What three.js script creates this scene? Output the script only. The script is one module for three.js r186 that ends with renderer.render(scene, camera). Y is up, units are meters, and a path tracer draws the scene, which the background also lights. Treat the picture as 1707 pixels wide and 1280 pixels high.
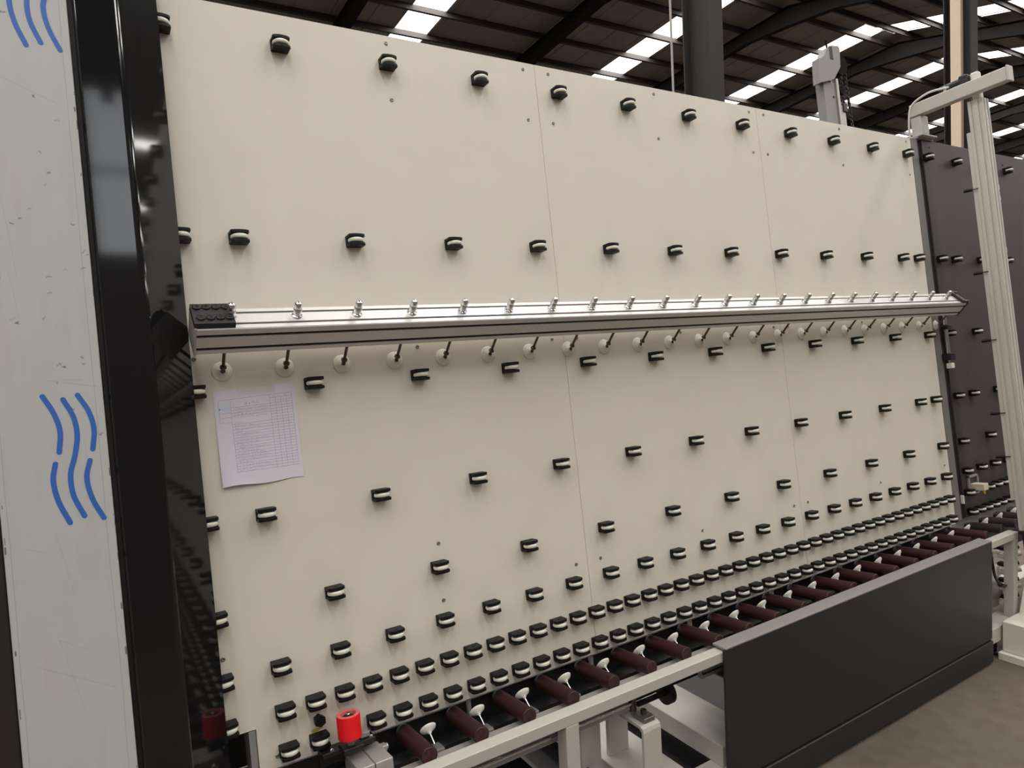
import * as THREE from 'three';
import { RoundedBoxGeometry } from 'three/addons/geometries/RoundedBoxGeometry.js';
import { mergeGeometries } from 'three/addons/utils/BufferGeometryUtils.js';
import { RectAreaLightUniformsLib } from 'three/addons/lights/RectAreaLightUniformsLib.js';

// ---------------------------------------------------------------- camera, sky, lights, exposure
const W = 1707, H = 1280;
const scene = new THREE.Scene();
const renderer = new THREE.WebGLRenderer({ antialias: true });
renderer.toneMapping = THREE.LinearToneMapping;
renderer.toneMappingExposure = 1.0;
renderer.shadowMap.enabled = true;
renderer.shadowMap.type = THREE.PCFSoftShadowMap;
RectAreaLightUniformsLib.init();
scene.background = new THREE.Color(0.9, 0.95, 1.0);
const FY = 0.70;                                   // height of the lowest wheel row above the floor
const camera = new THREE.PerspectiveCamera(2 * Math.atan(H / 2 / 1161.4) * 180 / Math.PI, W / H, 0.05, 120);
camera.position.set(-0.4084, 1.1032 + FY, 1.9328);
camera.up.set(0.07899, 0.9964, -0.03065);
camera.lookAt(camera.position.clone().add(new THREE.Vector3(0.52549, -0.06775, -0.8481)));
scene.add(camera);
const SKYLIGHT = 14.2;                             // radiance of the roof lights
const WINDOW_LIGHT = 2.4;

// ---------------------------------------------------------------- helpers
const S = 0.084, TH = 6 * Math.PI / 180, CT = Math.cos(TH), ST = Math.sin(TH);
const B = (u, v, n) => new THREE.Vector3(S * u, FY + S * (v * CT + n * ST), S * (-v * ST + n * CT));   // machine face coordinates to the hall
const V3 = (x, y, z) => new THREE.Vector3(x, y, z);
const Y = (y) => y + FY;
let seed = 7;
const rnd = () => { seed = (seed * 1664525 + 1013904223) >>> 0; return seed / 4294967296; };
const used = new Map();
function numbered(name) { const k = used.get(name) || 0; used.set(name, k + 1); return k ? name + '_' + String(k).padStart(3, '0') : name; }
function shade(m) { m.castShadow = true; m.receiveShadow = true; return m; }
function thing(name, pos, label, category, group) {
  const g = new THREE.Group(); g.name = numbered(name); g.position.copy(pos);
  g.userData = { label, category }; if (group) g.userData.group = group;
  scene.add(g); return g;
}
function structure(name, pos = V3(0, 0, 0)) { const g = new THREE.Group(); g.name = numbered(name); g.position.copy(pos); g.userData = { kind: 'structure' }; scene.add(g); return g; }
const origin = (g) => { const p = V3(0, 0, 0); for (let o = g; o && o !== scene; o = o.parent) p.add(o.position); return p; };
// a part whose geometry is given in hall coordinates
function part(name, geo, mat, parent, label) {
  const m = shade(new THREE.Mesh(geo, mat)); m.name = numbered(name);
  const o = origin(parent); geo.translate(-o.x, -o.y, -o.z);
  if (label) m.userData.label = label; parent.add(m); return m;
}
// a part whose geometry is given in machine-face coordinates (metres, leaning 6 degrees)
const leanM = new THREE.Matrix4().makeRotationX(-TH).setPosition(0, FY, 0);
const lean = (geo) => geo.applyMatrix4(leanM);
const bpart = (name, geo, mat, parent, label) => part(name, lean(geo), mat, parent, label);
// a repeated part sharing its geometry, put at (u, v, n)
function placed(name, geo, mat, parent, p, leaning = true) {
  const m = shade(new THREE.Mesh(geo, mat)); m.name = numbered(name);
  m.position.copy(p).sub(origin(parent)); if (leaning) m.rotation.x = -TH; parent.add(m); return m;
}
function sub(name, geo, mat, parent) { const m = shade(new THREE.Mesh(geo, mat)); m.name = numbered(name); parent.add(m); return m; }
// uv in metres by the dominant face direction
function boxUV(g, k = 1) {
  const p = g.attributes.position, n = g.attributes.normal, uv = new Float32Array(p.count * 2);
  for (let i = 0; i < p.count; i++) {
    const ax = Math.abs(n.getX(i)), ay = Math.abs(n.getY(i)), az = Math.abs(n.getZ(i));
    if (az >= ax && az >= ay) { uv[2 * i] = p.getX(i) * k; uv[2 * i + 1] = p.getY(i) * k; }
    else if (ay >= ax) { uv[2 * i] = p.getX(i) * k; uv[2 * i + 1] = p.getZ(i) * k; }
    else { uv[2 * i] = p.getZ(i) * k; uv[2 * i + 1] = p.getY(i) * k; }
  }
  g.setAttribute('uv', new THREE.BufferAttribute(uv, 2)); return g;
}
function box(x0, x1, y0, y1, z0, z1, r = 0.002, seg = 1) {
  const w = x1 - x0, h = y1 - y0, d = z1 - z0, rr = Math.min(r, w / 2.1, h / 2.1, d / 2.1);
  const g = rr > 1e-4 ? new RoundedBoxGeometry(w, h, d, seg, rr) : new THREE.BoxGeometry(w, h, d).toNonIndexed();
  g.translate((x0 + x1) / 2, (y0 + y1) / 2, (z0 + z1) / 2); return boxUV(g);
}
const wbox = (x0, x1, y0, y1, z0, z1, r, s) => box(x0, x1, Y(y0), Y(y1), z0, z1, r, s);         // y above the lowest wheel row
const bb = (u0, u1, v0, v1, n0, n1, r, s) => box(u0 * S, u1 * S, v0 * S, v1 * S, n0 * S, n1 * S, r, s);
function cyl(a, b, r, r2 = r, seg = 16, caps = true) {
  const d = b.clone().sub(a), g = new THREE.CylinderGeometry(r2, r, d.length(), seg, 1, !caps);
  g.applyQuaternion(new THREE.Quaternion().setFromUnitVectors(V3(0, 1, 0), d.clone().normalize()));
  const c = a.clone().add(b).multiplyScalar(0.5); g.translate(c.x, c.y, c.z); return g.toNonIndexed();
}
const bc = (u, v, n) => V3(u * S, v * S, n * S);
const merge = (list) => mergeGeometries(list.map((g) => { const h = g.index ? g.toNonIndexed() : g; for (const k of Object.keys(h.attributes)) if (!['position', 'normal', 'uv'].includes(k)) h.deleteAttribute(k); return h; }));
function extrude(points, depth, bevel = 0) {
  const s = new THREE.Shape(points.map((p) => new THREE.Vector2(p[0], p[1])));
  return new THREE.ExtrudeGeometry(s, { depth, bevelEnabled: bevel > 0, bevelThickness: bevel, bevelSize: bevel, bevelOffset: -bevel, bevelSegments: 2, curveSegments: 10 });
}
function tube(pts, r, seg = 40, rad = 8) { return new THREE.TubeGeometry(new THREE.CatmullRomCurve3(pts), seg, r, rad, false); }

// ---------------------------------------------------------------- textures
function noiseGrid(n, s) { let q = s >>> 0; const a = new Float32Array(n * n); for (let i = 0; i < n * n; i++) { q = (q * 1664525 + 1013904223) >>> 0; a[i] = q / 4294967296; } return a; }
function tileNoise(nx, ny, s) {
  const g = noiseGrid(64, s), f = (t) => t * t * (3 - 2 * t);
  return (u, v) => { const x = u * nx, y = v * ny, xi = Math.floor(x), yi = Math.floor(y), a = f(x - xi), b = f(y - yi);
    const at = (i, j) => g[((((j % ny) + ny) % ny) % 64) * 64 + ((((i % nx) + nx) % nx) % 64)];
    return (at(xi, yi) * (1 - a) + at(xi + 1, yi) * a) * (1 - b) + (at(xi, yi + 1) * (1 - a) + at(xi + 1, yi + 1) * a) * b; };
}
function tex(w, h, fn, srgb = true) {
  const d = new Uint8Array(w * h * 4);
  for (let y = 0; y < h; y++) for (let x = 0; x < w; x++) { const c = fn(x / w, y / h), i = (y * w + x) * 4; for (let k = 0; k < 3; k++) d[i + k] = Math.max(0, Math.min(255, Math.round(c[k]))); d[i + 3] = 255; }
  const t = new THREE.DataTexture(d, w, h); t.magFilter = THREE.LinearFilter; t.minFilter = THREE.LinearMipmapLinearFilter; t.generateMipmaps = true;
  t.wrapS = t.wrapT = THREE.RepeatWrapping; if (srgb) t.colorSpace = THREE.SRGBColorSpace; t.needsUpdate = true; return t;
}
const nA = tileNoise(8, 8, 11), nB = tileNoise(24, 24, 23), nC = tileNoise(60, 60, 37), nD = tileNoise(4, 4, 51);
const mixc = (a, b, t) => a.map((x, i) => x + (b[i] - x) * t);
const concreteTex = tex(512, 512, (u, v) => {
  const t = 0.5 * nD(u, v) + 0.3 * nA(u, v) + 0.2 * nB(u, v), g = (nC(u, v) - 0.5) * 10;
  const c = mixc([84, 75, 66], [110, 98, 87], t); const st = Math.max(0, nA(u + 0.37, v + 0.11) - 0.72) * 2.2;
  return mixc(c, [78, 66, 58], Math.min(0.6, st)).map((x) => x + g);
});
concreteTex.repeat.set(0.4, 0.4);
const boardTex = tex(256, 256, (u, v) => { const t = 0.5 * nA(u, v) + 0.5 * nB(u, v); return mixc([218, 210, 197], [223, 216, 203], t); });
boardTex.repeat.set(0.7, 0.7);
const rubberTex = tex(256, 128, (u, v) => {
  const t = 0.5 * nB(u, v) + 0.5 * nC(u, v), w = Math.max(0, nA(u, v) - 0.62) * 1.6;
  return mixc(mixc([42, 13, 16], [54, 19, 20], t), [104, 48, 38], Math.min(0.5, w));
});
const roofTex = tex(256, 256, (u, v) => { const t = 0.6 * nD(u, v) + 0.4 * nB(u, v); return mixc([103, 97, 92], [118, 112, 107], t); });
roofTex.repeat.set(0.25, 0.25);
const streak = noiseGrid(64, 91);
const brushTex = tex(8, 512, (u, v) => { const q = streak[(Math.floor(v * 512) * 3) % 4093] * 0.6 + streak[Math.floor(v * 128) % 4093] * 0.4, r = 118 + 34 * q; return [r, r, r]; }, false);
brushTex.repeat.set(1, 5);
const darkTex = tex(256, 256, (u, v) => { const t = 0.5 * nA(u, v) + 0.5 * nC(u, v); return mixc([62, 54, 52], [69, 61, 58], t); });
// panel print: white enamel with scratches, scuffs and grime
const panelTex = (() => {
  const w = 256, h = 2048, cv = document.createElement('canvas'); cv.width = w; cv.height = h;
  const c = cv.getContext('2d'); c.fillStyle = '#b6b6b6'; c.fillRect(0, 0, w, h);
  let q = 99; const r = () => { q = (q * 1664525 + 1013904223) >>> 0; return q / 4294967296; };
  for (let i = 0; i < 260; i++) { c.fillStyle = `rgba(${150 + 40 * r()},${150 + 40 * r()},${140 + 40 * r()},0.05)`; c.beginPath(); c.ellipse(r() * w, r() * h, 6 + 26 * r(), 10 + 60 * r(), 0, 0, 7); c.fill(); }
  for (let i = 0; i < 34; i++) {                      // scuffs and chips
    const x = r() * w, y = 330 + r() * 700; c.strokeStyle = `rgba(70,66,62,${0.3 + 0.5 * r()})`; c.lineWidth = 0.8 + 1.2 * r(); c.beginPath(); c.moveTo(x, y);
    let a = x, b = y; for (let k = 0; k < 4; k++) { a += (r() - 0.3) * 9; b += (r() - 0.5) * 4; c.lineTo(a, b); } c.stroke();
  }
  for (let i = 0; i < 22; i++) {                      // long fine scratches
    const x = r() * w, y = 200 + r() * 1500, l = 40 + 150 * r(), a = (r() < 0.6 ? 1.35 : 0.25) + 0.4 * (r() - 0.5); c.strokeStyle = 'rgba(125,120,116,0.35)'; c.lineWidth = 0.8;
    c.beginPath(); c.moveTo(x, y); c.quadraticCurveTo(x + Math.cos(a) * l * 0.5 + 3, y + Math.sin(a) * l * 0.5, x + Math.cos(a) * l, y + Math.sin(a) * l); c.stroke();
  }
  for (const x of [14, 236]) { c.strokeStyle = 'rgba(120,112,106,0.5)'; c.lineWidth = 1.2; c.beginPath(); c.moveTo(x, 0); for (let y = 0; y <= h; y += 64) c.lineTo(x + (r() - 0.5) * 3, y); c.stroke(); }
  for (let i = 0; i < 60; i++) { const e = r() < 0.5; c.fillStyle = 'rgba(40,36,34,0.6)'; c.fillRect(e ? r() * 5 : w - 1 - r() * 5, r() * h, 1 + 3 * r(), 2 + 12 * r()); }
  const t = new THREE.CanvasTexture(cv); t.colorSpace = THREE.SRGBColorSpace; return t;
})();
const paperTex = (() => {
  const w = 840, h = 1010, cv = document.createElement('canvas'); cv.width = w; cv.height = h; const c = cv.getContext('2d');
  c.fillStyle = '#dcd6e2'; c.fillRect(0, 0, w, h); let q = 5; const r = () => { q = (q * 1664525 + 1013904223) >>> 0; return q / 4294967296; };
  c.fillStyle = 'rgba(196,212,230,0.55)'; c.fillRect(26, 150, 130, 80);
  c.strokeStyle = 'rgba(70,66,86,0.75)'; c.lineWidth = 2;
  const glyphs = (x, y, n, s, d) => { for (let k = 0; k < n; k++) { c.lineWidth = Math.max(1.2, s * 0.1) * d; for (let m = 0; m < 5; m++) { const a = x + k * s * 1.08, b = r() < 0.5; c.beginPath(); const px = a + r() * s * 0.8, py = y - r() * s * 0.85; c.moveTo(px, py); c.lineTo(px + (b ? s * 0.5 * r() : 0), py + (b ? 0 : s * 0.45 * r())); c.stroke(); } } };
  const x0 = 40, xm = 160, xt = 565, x1 = 800, y0 = 100, y1 = 870;
  const line = (a, b, d, e) => { c.beginPath(); c.moveTo(a, b); c.lineTo(d, e); c.stroke(); };
  line(x0, y0, x1, y0); line(x0, y0, x0, 340); line(x1, y0, x1, y1); line(xt, y0, xt, y1); line(xm, y0 + 20, xm, y1); line(xm, y1, x1, y1);
  for (const x of [625, 683, 742]) line(x, 135, x, y1);
  line(xt, 135, x1, 135); line(xt, 190, x1, 190);
  const n = 23; for (let k = 0; k <= n; k++) { const y = 190 + (y1 - 190) * k / n; line(xt, y, x1, y); if (![4, 5].includes(k)) line(xm, y, xt, y); }
  for (const y of [240, 290, 340]) line(x0, y, xm, y);
  c.strokeStyle = 'rgba(45,42,60,0.85)'; glyphs(290, 170, 6, 24, 1);
  c.fillStyle = '#3a6f9a'; c.beginPath(); c.arc(50, 195, 7, 0, 7); c.fill(); c.strokeStyle = 'rgba(60,110,160,0.8)'; glyphs(62, 201, 6, 14, 1);
  c.strokeStyle = 'rgba(45,42,60,0.75)';
  for (let k = 0; k < n; k++) { const y = 190 + (y1 - 190) * (k + 0.82) / n, m = k < 4 ? 20 - k % 2 : 4 + Math.floor(r() * 16); if (k === 4) continue; glyphs(xm + 18 + 10 * r(), y, m, 17, 0.9); }
  for (const [x, y] of [[590, 128], [715, 128], [580, 172], [640, 172], [700, 172], [755, 172]]) glyphs(x, y, 2, 18, 1);
  c.strokeStyle = 'rgba(90,86,104,0.5)'; glyphs(190, 925, 9, 19, 0.8);
  const t = new THREE.CanvasTexture(cv); t.colorSpace = THREE.SRGBColorSpace; return t;
})();

// ---------------------------------------------------------------- materials
const std = (o) => new THREE.MeshStandardMaterial(o), phy = (o) => new THREE.MeshPhysicalMaterial(o);
const M = {
  concrete: std({ map: concreteTex, roughness: 0.75, bumpMap: concreteTex, bumpScale: 0.0008 }),
  board: std({ map: boardTex, roughness: 0.5 }),
  boardCore: std({ color: '#8a847a', roughness: 0.7 }),
  darkBoard: std({ map: darkTex, roughness: 0.55 }),
  steelGrey: std({ color: '#8d8a88', roughness: 0.5 }),
  blackPlastic: phy({ color: '#0a0807', roughness: 0.5, specularIntensity: 0.6 }),
  blackMetal: std({ color: '#131214', roughness: 0.45 }),
  blockBlack: std({ color: '#231e22', roughness: 0.5 }),
  wheel: std({ color: '#dedccd', roughness: 0.5 }),
  chrome: std({ color: '#d8d8d6', metalness: 1, roughness: 0.18 }),
  screw: std({ color: '#8f8c88', metalness: 0.9, roughness: 0.4 }),
  alu: phy({ color: '#dcd9d7', metalness: 1, roughness: 1, roughnessMap: brushTex }),
  aluMatt: std({ color: '#bdb8b3', metalness: 0.55, roughness: 0.5 }),
  slotTop: std({ color: '#6e6b68', roughness: 0.7 }),
  slot: std({ color: '#2a2420', metalness: 0.5, roughness: 0.6 }),
  rod: std({ color: '#5f564f', metalness: 0.9, roughness: 0.35 }),
  cup: phy({ color: '#e2dfd3', roughness: 0.5, transmission: 0.25, thickness: 0 }),
  silicone: std({ color: '#e3e0d6', roughness: 0.55 }),
  rubber: std({ map: rubberTex, roughness: 0.5 }),
  guard: std({ color: '#6a6662', roughness: 0.5 }),
  stripGrey: std({ color: '#6f6a67', roughness: 0.55 }),
  rubberBlack: std({ color: '#2b2322', roughness: 0.55 }),
  paintLight: std({ color: '#bcb8b0', roughness: 0.45 }),
  gantryPaint: std({ color: '#c0bbb4', roughness: 0.5 }),
  paintWarm: std({ color: '#d8d4c6', roughness: 0.5 }),
  cover: phy({ color: '#1f1c1d', roughness: 0.55, clearcoat: 0.15, clearcoatRoughness: 0.35 }),
  coverLip: std({ color: '#8a8482', roughness: 0.5 }),
  glossDark: phy({ color: '#0b0b0d', roughness: 0.6, specularIntensity: 0.1, clearcoat: 1, clearcoatRoughness: 0.06 }),
  seal: std({ color: '#0c0b0c', roughness: 0.7 }),
  panel: std({ map: panelTex, roughness: 0.45 }),
  panelEdge: std({ color: '#c4c2c0', roughness: 0.5 }),
  blue: std({ color: '#2f62b0', roughness: 0.5 }),
  brownDark: std({ color: '#2a2422', roughness: 0.55 }),
  paper: std({ map: paperTex, roughness: 0.85 }),
  tape: phy({ color: '#efeadc', roughness: 0.3, transparent: true, opacity: 0.16 }),
  red: std({ color: '#ee0f1a', roughness: 0.5 }),
  redRim: std({ color: '#cf6a66', roughness: 0.6 }),
  yellow: std({ color: '#c9ad28', roughness: 0.6 }),
  stain: std({ color: '#b39a4e', roughness: 0.7 }),
  roof: std({ map: roofTex, roughness: 0.7 }),
  purlin: std({ color: '#272220', roughness: 0.8 }),
  rafter: phy({ color: '#0d0b0a', roughness: 0.9, specularIntensity: 0.4 }),
  column: std({ color: '#292623', roughness: 0.7 }),
  wood: std({ color: '#e2cab5', roughness: 0.7 }),
  wall: std({ color: '#6e6a66', roughness: 0.8 }),
  pane: std({ color: '#f0f2f2', roughness: 0.6, emissive: new THREE.Color(1, 1, 1), emissiveIntensity: 2.5 }),
  windowPane: std({ color: '#e8eef2', roughness: 0.5, emissive: new THREE.Color(0.95, 0.97, 1), emissiveIntensity: 0.9 }),
  cable: std({ color: '#a6a19c', roughness: 0.5 }),
  cableBlack: std({ color: '#171514', roughness: 0.5 }),
  motor: std({ color: '#9b9690', roughness: 0.5 }),
  pipe: std({ color: '#d6d3cc', roughness: 0.45 }),
  beige: std({ color: '#cdbfae', roughness: 0.55 }),
};

// ---------------------------------------------------------------- the hall
const X0 = -16, X1 = 46, ZB = -15.65, ZR = -9.32, ZV = -2.95, ZR2 = 3.4, ZF = 9.75;
const yR = Y(9.05), yB = Y(8.48), yV = Y(7.78), yF = Y(7.78);
{
  const f = structure('floor'); part('floor_slab', box(X0, X1, -0.25, 0, ZB, ZF, 0), M.concrete, f);
  const wb = structure('wall_back'); part('wall_surface', box(X0 - 0.2, X1 + 0.2, 0, yB + 0.3, ZB - 0.2, ZB, 0), M.wall, wb);
  for (const [n, x] of [['wall_left', X0 - 0.2], ['wall_right', X1]]) { const w = structure(n); part('wall_surface', box(x, x + 0.2, 0, yR + 0.3, ZB, ZF, 0), M.wall, w); }
  // front wall with tall windows behind the photographer
  const wf = structure('wall_front'), wins = [-5.2, -0.06], ww = 1.75, y0 = Y(4.72), y1 = Y(7.46); const g = [];
  g.push(box(X0 - 0.2, X1 + 0.2, 0, y0, ZF, ZF + 0.2, 0), box(X0 - 0.2, X1 + 0.2, y1, yF + 0.3, ZF, ZF + 0.2, 0));
  let a = X0 - 0.2; for (const x of [...wins, X1 + 0.2]) { g.push(box(a, x, y0, y1, ZF, ZF + 0.2, 0)); a = x + ww; }
  part('wall_surface', merge(g), M.wall, wf);
  wins.forEach((x) => {
    const w = structure('window', V3(x, y0, ZF)); const ym = Y(6.11);
    part('pane', box(x + 0.02, x + ww - 0.02, y0 + 0.02, ym - 0.07, ZF + 0.09, ZF + 0.1, 0), M.windowPane, w);
    part('pane', box(x + 0.02, x + ww - 0.02, ym + 0.07, y1 - 0.02, ZF + 0.09, ZF + 0.1, 0), M.windowPane, w);
    part('window_frame', merge([box(x, x + ww, y0, y0 + 0.05, ZF + 0.05, ZF + 0.15, 0), box(x, x + ww, y1 - 0.05, y1, ZF + 0.05, ZF + 0.15, 0), box(x, x + ww, ym - 0.08, ym + 0.08, ZF + 0.05, ZF + 0.15, 0), box(x, x + 0.05, y0, y1, ZF + 0.05, ZF + 0.15, 0), box(x + ww - 0.05, x + ww, y0, y1, ZF + 0.05, ZF + 0.15, 0)]), M.rafter, w);
    const l = new THREE.RectAreaLight(0xf2f7ff, WINDOW_LIGHT, ww - 0.1, y1 - y0 - 0.1); l.name = 'window_light'; l.position.set(x + ww / 2, (y0 + y1) / 2, ZF + 0.04); scene.add(l); l.lookAt(x + ww / 2, (y0 + y1) / 2, 0);
  });
}
const strips = [-14.3, -9.2, -3.9, 1.5, 6.65, 12.98, 18.38, 23.0, 28.9, 33.55, 39.2], SW = 0.88, nearShift = 0.48, nearStrips = [-12.34, -7.04, -1.74, 3.56, 8.86, 16.4, 21.7, 27.0, 32.3, 37.6];
{
  const ceil = structure('ceiling', V3(0, yR, ZR));
  const slopes = [[ZB, yB, ZR, yR, 0, 1.085, 1], [ZV, yV, ZR, yR, nearShift, 0.95, 1], [ZV, yV, ZR2, yR, nearShift, 0.95, 1], [ZF, yF, ZR2, yR, nearShift, 0.95, 1]];
  const rib = 0.86;
  for (const [za, ya, zb, yb, shift, step, lit] of slopes) {
    const len = Math.hypot(zb - za, yb - ya), ang = Math.atan2(yb - ya, Math.abs(zb - za)), dir = Math.sign(zb - za);
    // local frame: x along the hall, y up from the sheet, z along the slope from eave to ridge
    const m = new THREE.Matrix4().makeBasis(V3(1, 0, 0), V3(0, Math.cos(ang), -dir * Math.sin(ang)), V3(0, Math.sin(ang), dir * Math.cos(ang))).setPosition(0, ya, za);
    const put = (g) => { g.applyMatrix4(m); if (dir < 0) { const ix = g.index; if (ix) { for (let i = 0; i < ix.count; i += 3) { const t = ix.getX(i); ix.setX(i, ix.getX(i + 2)); ix.setX(i + 2, t); } } else for (const k of Object.keys(g.attributes)) { const at = g.attributes[k], n = at.itemSize; for (let i = 0; i < at.count; i += 3) for (let c = 0; c < n; c++) { const t = at.array[i * n + c]; at.array[i * n + c] = at.array[(i + 2) * n + c]; at.array[(i + 2) * n + c] = t; } } } return g; };
    let a = X0;
    const at = (za === ZV && zb === ZR2) || za === ZF ? nearStrips : strips.map((q) => q + shift);
    for (const s of [...(lit ? at : []), X1]) {
      const pts = [[a, 0]]; let x = a + 0.1;
      while (x + 0.1 < s - 0.02) { pts.push([x, 0], [x + 0.02, 0.02], [x + 0.05, 0.02], [x + 0.07, 0]); x += rib; }
      pts.push([s, 0], [s, 0.08], [a, 0.08]);
      part('roof_sheet', put(boxUV(extrude(pts, len))), M.roof, ceil);
      a = s + SW;
    }
    for (let k = 0, z = len - 0.35; z > 0.1; k++, z -= step) {
      const c = [[0, 0], [0.07, 0], [0.07, -0.012], [0.01, -0.012], [0.01, -0.118], [0.07, -0.118], [0.07, -0.13], [0, -0.13]];
      const g = extrude(c, X1 - X0); g.rotateY(Math.PI / 2); g.translate(X0, 0, z); part('purlin', put(boxUV(g)), M.purlin, ceil);
    }
    if (lit) for (const x of at) {
      const w = structure('window', V3(x, ya, za));
      const zs = []; for (let z = len - 0.35; z > 0.1; z -= step) zs.push(z); zs.push(0); let top = len;
      for (const z of zs) { if (top - z > 0.1) part('pane', put(box(x, x + SW, 0.03, 0.04, z + 0.012, top - 0.012, 0)), M.pane, w); top = z; }
      const q = Math.floor(zs.length); part('window_frame', put(merge([box(x - 0.012, x + 0.012, -0.012, 0.06, 0, len, 0), box(x + SW - 0.03, x + SW + 0.012, -0.012, 0.06, 0, len, 0)])), M.steelGrey, w);
      const l = new THREE.RectAreaLight(0xfffbf5, SKYLIGHT, SW - 0.05, len - 0.1); l.name = 'skylight_light';
      const mid = V3(x + SW / 2, 0.008, len / 2).applyMatrix4(m), nrm = V3(0, -1, 0).transformDirection(m);
      l.position.copy(mid); l.up.set(0, 0, 1); scene.add(l); l.lookAt(mid.clone().add(nrm));
    }
  }
  // rafters: I-beams with a haunched ridge joint, one frame per bay
  const iBeam = (za, ya, zb, yb, x, d0, d1) => {
    const t = 0.012, f = 0.09; const g = []; const q = [[za, ya], [zb, yb], [zb, yb - d1], [za, ya - d0]];
    const w = extrude(q, t); w.rotateY(-Math.PI / 2); w.translate(x + t / 2, 0, 0); g.push(w);
    for (const [p, r] of [[q[0], q[1]], [q[3], q[2]]]) { const h = extrude([[p[0], p[1]], [r[0], r[1]], [r[0], r[1] - t], [p[0], p[1] - t]], 2 * f); h.rotateY(-Math.PI / 2); h.translate(x + f, 0, 0); g.push(h); }
    return boxUV(merge(g));
  };
  for (const x of [-14.7, -9.7, -4.65, 0.3, 5.25, 10.2, 15.18, 20.13, 25.1, 30.05, 35, 40, 45]) {
    const o = 0.17, seg = [[ZB, yB, ZR, yR], [ZV, yV, ZR, yR], [ZV, yV, ZR2, yR], [ZF, yF, ZR2, yR]], g = [];
    for (const [za, ya, zb, yb] of seg) { const zh = zb + (za - zb) * 0.2, yh = yb + (ya - yb) * 0.2; g.push(iBeam(za, ya - o, zh, yh - o, x, 0.42, 0.3), iBeam(zh, yh - o, zb, yb - o, x, 0.3, 0.46)); }
    part('rafter', merge(g), M.rafter, ceil);
  }
}
// steel columns on the valley line
const columns = [[5.0, 'dark grey steel H-column with a thin cable beside it'], [9.95, 'dark grey steel H-column holding an upright wooden plank'], [14.95, 'dark grey steel H-column hidden behind the white gantry']];
columns.forEach(([x, label], i) => {
  const c = thing('steel_column', V3(x, 0, ZV), label, 'column'); c.userData.kind = 'structure'; const top = yV - 0.55, z0 = ZV - 0.17, z1 = ZV + 0.175;
  part('flange', box(x - 0.09, x + 0.09, 0, top, z1 - 0.014, z1, 0), M.column, c); part('flange', box(x - 0.09, x + 0.09, 0, top, z0, z0 + 0.014, 0), M.column, c);
  part('web', box(x - 0.005, x + 0.005, 0, top, z0 + 0.014, z1 - 0.014, 0), M.column, c); part('base_plate', box(x - 0.16, x + 0.16, 0, 0.02, z0 - 0.08, z1 + 0.08, 0), M.column, c);
});
{
  const pl = thing('timber_plank', V3(9.9, 0.02, ZV), 'pale sawn timber plank standing upright inside the steel column', 'plank');
  part('board', box(9.855, 9.94, 0.02, 3.86, ZV - 0.08, ZV + 0.045, 0.003), M.wood, pl); part('board', box(9.855, 9.94, 3.865, 7.1, ZV - 0.08, ZV + 0.045, 0.003), M.wood, pl); part('strap', box(9.85, 9.945, 3.85, 3.875, ZV - 0.085, ZV + 0.05, 0.003), M.brownDark, pl);
  const br = thing('pipe_bracket', V3(9.9, Y(5.55), ZV - 0.25), 'small dark steel bracket sticking out high on the column with the plank', 'bracket');
  part('arm', extrude([[ZV - 0.17, Y(5.5)], [ZV - 0.30, Y(5.6)], [ZV - 0.46, Y(5.72)], [ZV - 0.48, Y(5.64)], [ZV - 0.36, Y(5.46)], [ZV - 0.17, Y(5.3)]].map(([a, b]) => [a, b]), 0.03).rotateY(-Math.PI / 2).translate(9.92, 0, 0), M.rafter, br);
  const cb = thing('hanging_cable', V3(4.53, 0, -2.9), 'thin pale cable hanging straight from the roof beside the steel column', 'cable');
  part('cable', tube([V3(4.53, 0.02, -2.9), V3(4.531, 3.5, -2.9), V3(4.527, 6, -2.9), V3(4.53, yV - 0.3, -2.9)], 0.0105), M.cable, cb);
}
// ---------------------------------------------------------------- the cream guide board
const rows = { A: 23.815, B: 16.944, C: 11.924, D: 7.737, E: 4.707, F: 2.73, G: 1.282, H: 0 };
function guideHousing() {
  const g = [], D = (s) => { // one cheek plate: flat at the back, shouldered, rounded in front
    const p = new THREE.Shape(); p.moveTo(-0.29, 0.08); p.lineTo(0.29, 0.08); p.lineTo(0.295, 0.42); p.quadraticCurveTo(0.28, 0.47, 0.2, 0.495); p.quadraticCurveTo(0, 0.56, -0.2, 0.495); p.quadraticCurveTo(-0.28, 0.47, -0.295, 0.42); p.closePath();
    const e = new THREE.ExtrudeGeometry(p, { depth: 0.075, bevelEnabled: true, bevelThickness: 0.018, bevelSize: 0.02, bevelOffset: -0.02, bevelSegments: 2, curveSegments: 8 });
    e.rotateX(Math.PI / 2); e.translate(0, s > 0 ? 0.193 : -0.118, 0); return e; };
  g.push(D(1), D(-1));
  const back = new RoundedBoxGeometry(0.6, 0.42, 0.17, 2, 0.03); back.translate(0, 0, 0.085); g.push(back);
  const wedge = new THREE.CylinderGeometry(0.06, 0.06, 0.44, 10); wedge.translate(0, 0, 0.29); g.push(wedge.toNonIndexed());
  const m = merge(g); m.scale(S, S, S); return m;
}
const housingGeo = guideHousing();
const wheelGeo = (() => { const p = [[0.05, -0.075], [0.24, -0.075], [0.275, -0.05], [0.285, 0], [0.275, 0.05], [0.24, 0.075], [0.05, 0.075]].map(([r, y]) => new THREE.Vector2(r * S, y * S)); const g = new THREE.LatheGeometry(p, 28); g.translate(0, 0, 0.288 * S); return g; })();
function guideRoller(parent, u, v) { const h = placed('guide_roller', housingGeo, M.blackPlastic, parent, B(u, v, 0)); sub('wheel', wheelGeo, M.wheel, h); }
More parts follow.
